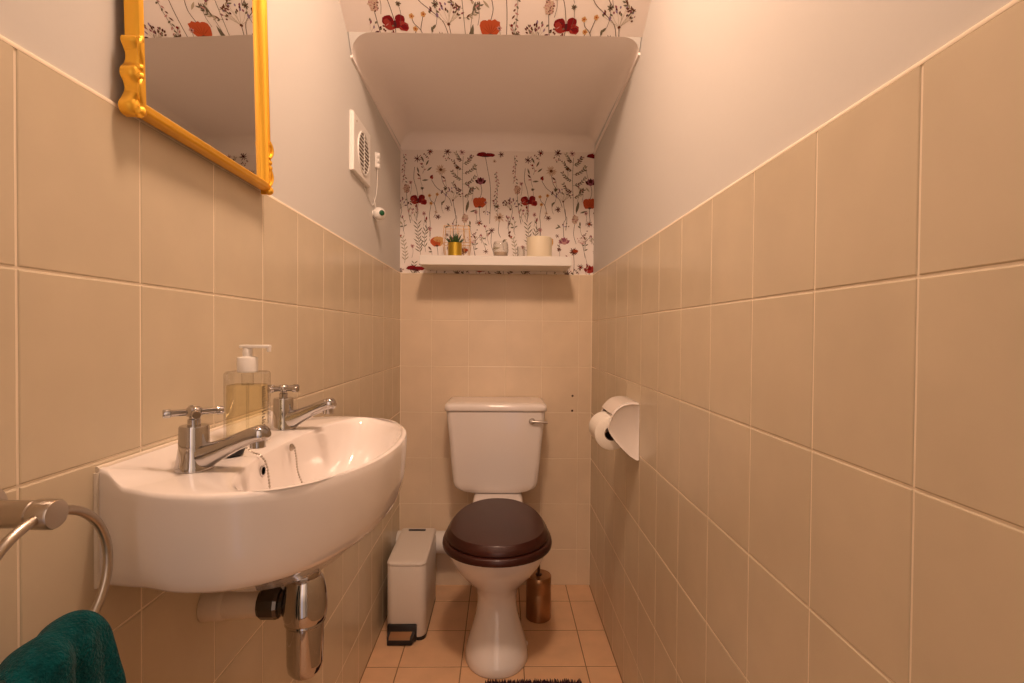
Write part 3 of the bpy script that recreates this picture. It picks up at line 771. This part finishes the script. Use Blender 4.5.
mb.loft([[(x, y, lz(y, b)) for x, y in bn(o)] for o, b in ((.002, -.0015), (-.001, 0), (-.0015, .004), (.001, .009), (.006, .0115), (.020, .0125))])
mb.build('bin_lid', M['binw'], pb)
mb = MB(); 
yq = Y1-.030; mb.box(-.383, -.313, yq-.006, yq+.006, lz(yq, .0120), lz(yq, .0136), .003); mb.build('lid_slot', M['black'], pb)
mb = MB()      # pedal with its surround
mb.box(X0+.006, X0+.112, Y0-.010, Y0+.006, .002, .062, .004, 2); mb.build('pedal_housing', M['black'], pb)
mb = MB()
mb.loft([[(X0+.010+a, Y0-.010, z) for a, z in ((0, .012), (.098, .012), (.098, .040), (0, .040))], [(X0+.010+a, Y0-.028, z) for a, z in ((.0, .006), (.092, .006), (.092, .028), (.0, .028))], [(X0+.012+a, Y0-.034, z) for a, z in ((0, .004), (.086, .004), (.086, .020), (0, .020))]], sm=False)
mb.build('pedal', M['black'], pb)
mb = MB(); mb.add([(X0+.020, Y0-.0108, .0395), (X0+.098, Y0-.0108, .0395), (X0+.093, Y0-.0275, .0300), (X0+.017, Y0-.0275, .0300), (X0+.017, Y0-.0335, .0215), (X0+.092, Y0-.0335, .0215)], [(0, 1, 2, 3), (3, 2, 5, 4)], 0, False)
o = mb.build('pedal_pad', M['copper'], pb); o['label'] = 'bronze pedal pad'

# ------------------------------------------------------------------ toilet brush
qx, qy = .150, 2.005
tb = thing('toilet_brush', (qx, qy, 0), 'round bronze metal toilet brush holder on the floor right of the toilet', 'toilet brush')
mb = MB(); pr = [(.047, 0), (.049, .002), (.049, .105)]
for k in range(5): pr += [(.0482, .107+.006*k), (.049, .110+.006*k)]
pr += [(.049, .166), (.0475, .1685), (.013, .1690)]
mb.lathe(pr, (qx, qy, 0), n=48, cap1=False); mb.build('holder', M['copper'], tb)
mb = MB(); mb.lathe([(.013, .166), (.013, .171), (.0055, .173), (.0055, .235), (.0055, .29), (.0075, .345), (.0075, .352), (.0001, .355)], (qx, qy, 0), n=20)
mb.build('brush_handle', M['darkm'], tb)

# ------------------------------------------------------------------ toilet roll holder and roll
hY0, hY1 = 1.457, 1.612
rh = thing('toilet_roll_holder', (R, 1.57, .80), 'white ceramic toilet roll holder on the right tiled wall', 'toilet roll holder')
def arm(y0, y1):
    # side plate: curved top, long taper to a point at the bottom
    prof = [(0, .918), (.022, .920), (.046, .913), (.064, .896), (.075, .873), (.080, .850), (.078, .837), (.066, .817), (.049, .796), (.029, .774), (.011, .760), (.004, .757), (0, .758)]
    P = catmull(prof, 4)
    mb = MB()
    mb.loft([[(R-.001-p*1.1*k+((1-k)*-.03), y, (z-.85)*k+.85) for p, z in P] for y, k in ((y0+.004, .93), (y0+.0015, .975), (y0, 1.0) if 0 else (y0+.0005, .99), (y1-.0005, 1.0), (y1, .98))])
    return mb
arm(hY0, hY0+.013).build('side_arm', M['cer'], rh, 60); arm(hY1-.013, hY1).build('side_arm', M['cer'], rh, 60)
mb = MB()
cov = catmull([(0, .9225), (.022, .9245), (.046, .918), (.064, .901), (.072, .889)], 6); inn = [(p*.86, z-.012) for p, z in cov][::-1]
ringp = [(p*1.09, z) for p, z in cov+inn]
mb.loft([[(R-.001-p, y, z) for p, z in ringp] for y in (hY0+.010, hY0+.014, hY1-.006, hY1)])
mb.box(R-.010, R-.001, hY0+.01, hY1-.01, .765, .915, .003)
mb.build('hood', M['cer'], rh, 60)
mb = MB(); mb.lathe([(.0085, 0), (.0085, hY1-hY0-.026)], (R-.071, hY0+.013, .836), 'y', 20); mb.build('spindle', M['black'], rh)
tr_ = thing('toilet_roll', (R-.071, hY0+.02, .838), 'part-used white toilet roll in the ceramic holder on the right wall', 'toilet roll')
rc = (R-.0775, hY0+.017, .8315); rl = .108
mb = MB(); n = 48; 
mb.lathe([(.0205, 0), (.0460, 0), (.0485, .002), (.0485, rl-.002), (.0460, rl), (.0205, rl)], rc, 'y', n, cap0=False, cap1=False); mb.build('tissue', M['paper'], tr_)
mb = MB(); mb.lathe([(.0206, .0002), (.0190, .0002), (.0190, rl-.0002), (.0206, rl-.0002)], rc, 'y', n, cap0=False, cap1=False); mb.build('cardboard_tube', M['card'], tr_)

# ------------------------------------------------------------------ shelf and what stands on it
sx0, sx1, sy0, sz0, sz1 = -.336, .278, 2.068, 1.394, 1.432
mb = MB(); mb.box(sx0, sx1, sy0, YB-.0025, sz0, sz1, .0015, 1, sm=False)
tag(mb.build('floating_shelf', M['plast']), 'white floating shelf on the back wall above the cistern', 'shelf')
def px2x(px, y): return (px-500.5)/512*y
py = 2.125
gx = px2x(452.5, py)
pot = thing('potted_succulent', (gx, py, sz1), 'small green succulent in a gold cylinder pot on the shelf', 'potted plant')
mb = MB(); mb.lathe([(.0275, 0), (.029, .001), (.029, .058), (.0275, .059), (.0265, .058), (.0265, .050), (.0001, .050)], (gx, py, sz1), n=36); mb.build('pot', M['goldpot'], pot)
mb = MB(); random.seed(8)
for ring, n, ln, tilt in ((0, 6, .050, .15), (1, 9, .047, .5), (2, 11, .040, .85)):
    for k in range(n):
        a = 2*PI*k/n+ring*.4; d = Vector((math.cos(a)*math.sin(tilt), math.sin(a)*math.sin(tilt), math.cos(tilt)))
        o = Vector((gx, py, sz1+.050))+Vector((math.cos(a), math.sin(a), 0))*.005*ring
        l2 = ln*random.uniform(.85, 1.1)
        mb.tube([o, o+d*l2*.3, o+d*l2*.7+Vector((0, 0, .002)), o+d*l2+Vector((0, 0, .004))], .004, 8, radii=[.0035, .0052, .0038, .0004], flat=.6)
mb.build('leaves', M['leaf'], pot)
# wire lantern behind the pot
wx, wy = px2x(454.5, 2.215), 2.215
mb = MB(); hw, hd, hh = .058, .036, .142
c8 = {}
for ix in (-1, 1):
    for iy in (-1, 1):
        b0 = (wx+ix*hw*.82, wy+iy*hd*.8, sz1+.002); b1 = (wx+ix*hw, wy+iy*hd, sz1+hh*.5); b2 = (wx+ix*hw*.9, wy+iy*hd*.9, sz1+hh)
        mb.tube([b0, b1, b2], .0013, 6); c8[ix, iy] = (b0, b1, b2)
for lv in range(3):
    Q = [c8[-1, -1][lv], c8[1, -1][lv], c8[1, 1][lv], c8[-1, 1][lv]]
    for a, b in zip(Q, Q[1:]+Q[:1]):
        mb.tube([a, b], .0013, 6)
for ix in (-.45, .1, .55):
    for iy in (-1, 1): mb.tube([(wx+ix*hw*.82, wy+iy*hd*.8, sz1+.002), (wx+ix*hw, wy+iy*hd, sz1+hh*.5), (wx+ix*hw*.9, wy+iy*hd*.9, sz1+hh)], .0010, 6)
tag(mb.build('wire_lantern', M['goldwire']), 'thin gold wire candle lantern frame behind the succulent pot', 'lantern')
# glass votive
vx = px2x(498, py)
vo = thing('glass_votive', (vx, py, sz1), 'small clear glass votive holder in the middle of the shelf', 'candle holder')
mb = MB(); mb.lathe([(.0001, .0), (.024, .0), (.028, .003), (.033, .030), (.031, .055), (.027, .066), (.0255, .066), (.0295, .054), (.031, .030), (.026, .006), (.0001, .005)], (vx, py, sz1), n=36, cap0=False, cap1=False); mb.build('glass_cup', M['glass'], vo)
mb = MB(); mb.lathe([(.0245, .0062), (.0265, .016), (.0268, .022), (.0001, .0205)], (vx, py, sz1), n=28); mb.build('wax', M['wp_pale'], vo)
# candle jar
kx = px2x(536.5, py)
ca_ = thing('pillar_candle', (kx, py, sz1), 'wide cream pillar candle at the right end of the shelf', 'candle')
mb = MB(); mb.lathe([(.0505, 0), (.052, .0015), (.052, .080), (.050, .0835), (.044, .084), (.036, .0800), (.0001, .079)], (kx, py, sz1), n=48); mb.build('candle_body', M['wax'], ca_)
mb = MB(); mb.tube([(kx, py, sz1+.079), (kx+.001, py, sz1+.088)], .0012, 6); mb.build('wick', M['ink'], ca_)
vx2 = px2x(518.5, 2.175)
mb = MB(); mb.lathe([(.0001, 0), (.016, 0), (.018, .002), (.018, .055), (.0168, .056), (.0165, .004), (.0001, .003)], (vx2, 2.178, sz1), n=28)
tag(mb.build('glass_tumbler', M['glass']), 'narrow clear glass tumbler just left of the cream candle on the shelf', 'glass')

# ------------------------------------------------------------------ extractor fan
fy0, fy1, fz0, fz1 = 1.520, 1.712, 1.598, 1.772
fan = thing('extractor_fan', (L, (fy0+fy1)/2, (fz0+fz1)/2), 'square white extractor fan with round grille on the left wall near the back', 'extractor fan')
PXL = L-.004
mb = MB()
prism = [(0, 1), (.007, 1), (.012, .965), (.012, .92)]
mb.loft([[(PXL+d, (fy0+fy1)/2+sy_*(fy1-fy0)/2*k, (fz0+fz1)/2+sz_*(fz1-fz0)/2*k) for sy_, sz_ in ((-1, -1), (1, -1), (1, 1), (-1, 1))] for d, k in prism], sm=False)
mb.build('fan_cover', M['plast'], fan)
fcy, fcz = (fy0+fy1)/2+.012, (fz0+fz1)/2-.004
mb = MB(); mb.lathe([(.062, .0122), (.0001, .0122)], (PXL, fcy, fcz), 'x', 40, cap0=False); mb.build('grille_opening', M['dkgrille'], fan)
mb = MB()
mb.lathe([(.060, .0115), (.062, .0150), (.066, .0150), (.067, .0115)], (PXL, fcy, fcz), 'x', 40, cap0=False, cap1=False)
for k in range(9):
    zz = -.048+.012*k; w = math.sqrt(.061**2-zz*zz)
    mb.box(PXL+.0125, PXL+.0148, fcy-w, fcy+w, fcz+zz-.0016, fcz+zz+.0016)
mb.box(PXL+.0125, PXL+.015, fcy-.002, fcy+.002, fcz-.061, fcz+.061)
mb.build('grille_bars', M['plast'], fan)
mb = MB(); mb.lathe([(.0035, .012), (.0035, .0135), (.0001, .014)], (PXL, fy0+.030, fz1-.020), 'x', 12); mb.build('cover_screw', M['nickel'], fan)
# little white hook with two rounded ends
hy, hz = 1.833, 1.728
mb = MB()
mb.box(PXL, PXL+.006, hy-.014, hy+.014, hz-.028, hz+.028, .0055, 3)
for dz in (.018, -.020): mb.lathe([(.010, 0), (.0105, .007), (.008, .011), (.0001, .012)], (PXL+.003, hy, hz+dz), 'x', 20)
mb.lathe([(.008, 0), (.008, .010), (.0001, .012)], (PXL+.003, hy, hz), 'x', 16)
tag(mb.build('cord_cleat', M['plast']), 'tiny white two-lobed cord cleat on the wall beside the extractor fan', 'cleat')
gy, gz = 1.795, 1.532
al = thing('wall_button', (PXL, gy, gz), 'round white wall button with green centre below the extractor fan', 'button')
D = Vector((.62, -.78, -.02)).normalized(); ctr = Vector((PXL+.021, gy, gz))
def oriented(mb, prof, n=28):
    u = Vector((0, 0, 1)); u = (u-D*u.dot(D)).normalized(); w = D.cross(u)
    mb.loft([[tuple(ctr+D*h+u*(r_*math.cos(2*PI*k/n))+w*(r_*math.sin(2*PI*k/n))) for k in range(n)] for r_, h in prof])
mb = MB(); oriented(mb, [(.022*math.sin(PI*k/14)+.0001, -.022*math.cos(PI*k/14)) for k in range(15)])
mb.lathe([(.012, 0), (.010, .008)], (PXL, gy, gz), 'x', 20); mb.build('button_body', M['plast'], al)
mb = MB(); oriented(mb, [(.0095, .0185), (.0095, .0222), (.007, .0236), (.0001, .024)], 20); o = mb.build('green_centre', M['green'], al); o['label'] = 'dark green centre'
mb = MB()
mb.tube(catmull([(PXL+.003, 1.66, fz0-.002), (PXL+.003, 1.70, 1.575), (PXL+.003, 1.77, 1.556), (PXL+.003, 1.815, 1.590), (PXL+.004, 1.835, 1.640), (PXL+.006, hy, hz-.03)], 6), .0013, 6)
mb.tube([(PXL+.003, gy-.004, gz+.055), (PXL+.010, gy, gz+.02)], .0011, 6)
tag(mb.build('thin_white_cord', M['plast']), 'thin white cord looping on the left wall between fan, cleat and green-centred button', 'cord')

# wall marks: two small screw holes on the back wall right of the cistern
for k, (mx, mzz) in enumerate(((.3125, .8450), (.3115, .7790))):
    mb = MB(); mb.lathe([(.0050, 0), (.0040, -.0015), (.0001, -.0022)], (mx, YB-.0040, mzz), 'y', 14)
    tag(mb.build('wall_plug', M['card']), ('upper' if k == 0 else 'lower')+' small brown wall plug in the back wall tiles, right of the cistern', 'wall plug')

# ------------------------------------------------------------------ rug
rgx0, rgx1, rgy0, rgy1 = -.045, .262, .95, 1.617
bm_ = thing('bath_mat', (.11, 1.3, 0), 'dark purple tufted mat on the floor in front of the toilet', 'mat')
mb = MB(); mb.box(rgx0, rgx1, rgy0, rgy1, .0005, .007, .003); mb.build('backing', M['rug'], bm_)
mb = MB(); random.seed(4)
x = rgx0
while x < rgx1:
    for row in range(5):
        y = rgy1-.004-row*.009+random.uniform(-.002, .002); h = random.uniform(.007, .012); lean = random.uniform(-.004, .004)
        mb.tube([(x, y, .004), (x+lean*.5, y+.003, .004+h*.6), (x+lean, y+.007, .004+h)], .002, 6, radii=[.0022, .0024, .0008])
    x += .0058
# coarser loops for the rest of the pile
y = rgy1-.055
while y > rgy0:
    x = rgx0
    while x < rgx1:
        mb.tube([(x, y, .004), (x+random.uniform(-.004, .004), y+random.uniform(-.003, .003), .015)], .004, 5, radii=[.005, .002]); x += .011
    y -= .011
o = mb.build('pile', M['rug'], bm_); o['kind'] = 'stuff'

# ------------------------------------------------------------------ light
def lamp(loc, power, col, rad):
    l = bpy.data.lights.new('ceiling_bulb', 'AREA'); l.shape = 'DISK'; l.energy = power; l.color = col; l.size = rad
    o = bpy.data.objects.new('ceiling_bulb', l); COL.objects.link(o); o.location = loc; o.rotation_euler = (math.radians(34), 0, 0); return o
lamp((-.02, .65, 2.38), 16.8, (1.0, .67, .475), .24)
w = bpy.data.worlds.new('World'); SC.world = w; w.use_nodes = True
nt = w.node_tree; bg = nt.nodes['Background']
# added warm fill through the open door, banded for chrome contrast: darker towards the floor, one narrow cool daylight opening
tc = nt.nodes.new('ShaderNodeTexCoord'); sp = nt.nodes.new('ShaderNodeSeparateXYZ'); nt.links.new(tc.outputs['Generated'], sp.inputs[0])
def ramp(src, stops):
    n = nt.nodes.new('ShaderNodeValToRGB'); el = n.color_ramp.elements
    while len(el) < len(stops): el.new(.5)
    for e, (p, c) in zip(el, stops): e.position = p; e.color = (*c, 1)
    nt.links.new(src, n.inputs[0]); return n
mp = nt.nodes.new('ShaderNodeMapRange'); mp.inputs[1].default_value = -1; mp.inputs[2].default_value = 1; nt.links.new(sp.outputs['Z'], mp.inputs[0])
rz = ramp(mp.outputs[0], [(.0, (.30, .19, .13)), (.40, (.42, .28, .19)), (.52, (.95, .65, .46)), (.75, (1.0, .70, .50))])
mx_ = nt.nodes.new('ShaderNodeMapRange'); mx_.inputs[1].default_value = -1; mx_.inputs[2].default_value = 1; nt.links.new(sp.outputs['X'], mx_.inputs[0])
K = (0, 0, 0)
rx = ramp(mx_.outputs[0], [(.0, (.55, .55, .55)), (.40, (.62, .62, .62)), (.44, (1.1, 1.1, 1.1)), (.64, (1.1, 1.1, 1.1)), (.68, (.5, .5, .5)), (1, (.7, .7, .7))])
mul = nt.nodes.new('ShaderNodeMix'); mul.data_type = 'RGBA'; mul.blend_type = 'MULTIPLY'; mul.inputs[0].default_value = 1
nt.links.new(rz.outputs[0], mul.inputs[6]); nt.links.new(rx.outputs[0], mul.inputs[7])
rw = ramp(mx_.outputs[0], [(.0, K), (.515, K), (.525, (.10, .17, .34)), (.560, (.10, .17, .34)), (.570, K), (1, K)])
add = nt.nodes.new('ShaderNodeMix'); add.data_type = 'RGBA'; add.blend_type = 'ADD'; add.inputs[0].default_value = 1
nt.links.new(mul.outputs[2], add.inputs[6]); nt.links.new(rw.outputs[0], add.inputs[7])
nt.links.new(add.outputs[2], bg.inputs[0]); bg.inputs[1].default_value = 1.38

# ------------------------------------------------------------------ camera
yaw, pit, roll, f = -.01861, -.01567, .00778, 511.95
cy_, sy_ = math.cos(yaw), math.sin(yaw)
A = Matrix(((cy_, sy_, 0), (-sy_, cy_, 0), (0, 0, 1)))
cp, sp = math.cos(pit), math.sin(pit)
Bm = Matrix(((1, 0, 0), (0, cp, sp), (0, -sp, cp)))
cr, sr = math.cos(roll), math.sin(roll)
Cm = Matrix(((cr, 0, sr), (0, 1, 0), (-sr, 0, cr)))
W2C = Cm @ Bm @ A                      # rows: right, forward, up
right, fwd, up = (Vector(W2C[i]) for i in range(3))
rot = Matrix((right, up, -fwd)).transposed()
cam = bpy.data.cameras.new('Camera'); cam.sensor_width = 36; cam.lens = f/1024*36; cam.clip_start = .01
co = bpy.data.objects.new('Camera', cam); COL.objects.link(co)
co.matrix_world = Matrix.Translation((0, 0, CAMZ)) @ rot.to_4x4()
SC.camera = co
SC.view_settings.view_transform = 'Standard'; SC.view_settings.look = 'None'
SC.view_settings.gamma = 1; SC.view_settings.exposure = 0.0
SC.view_settings.use_curve_mapping = False
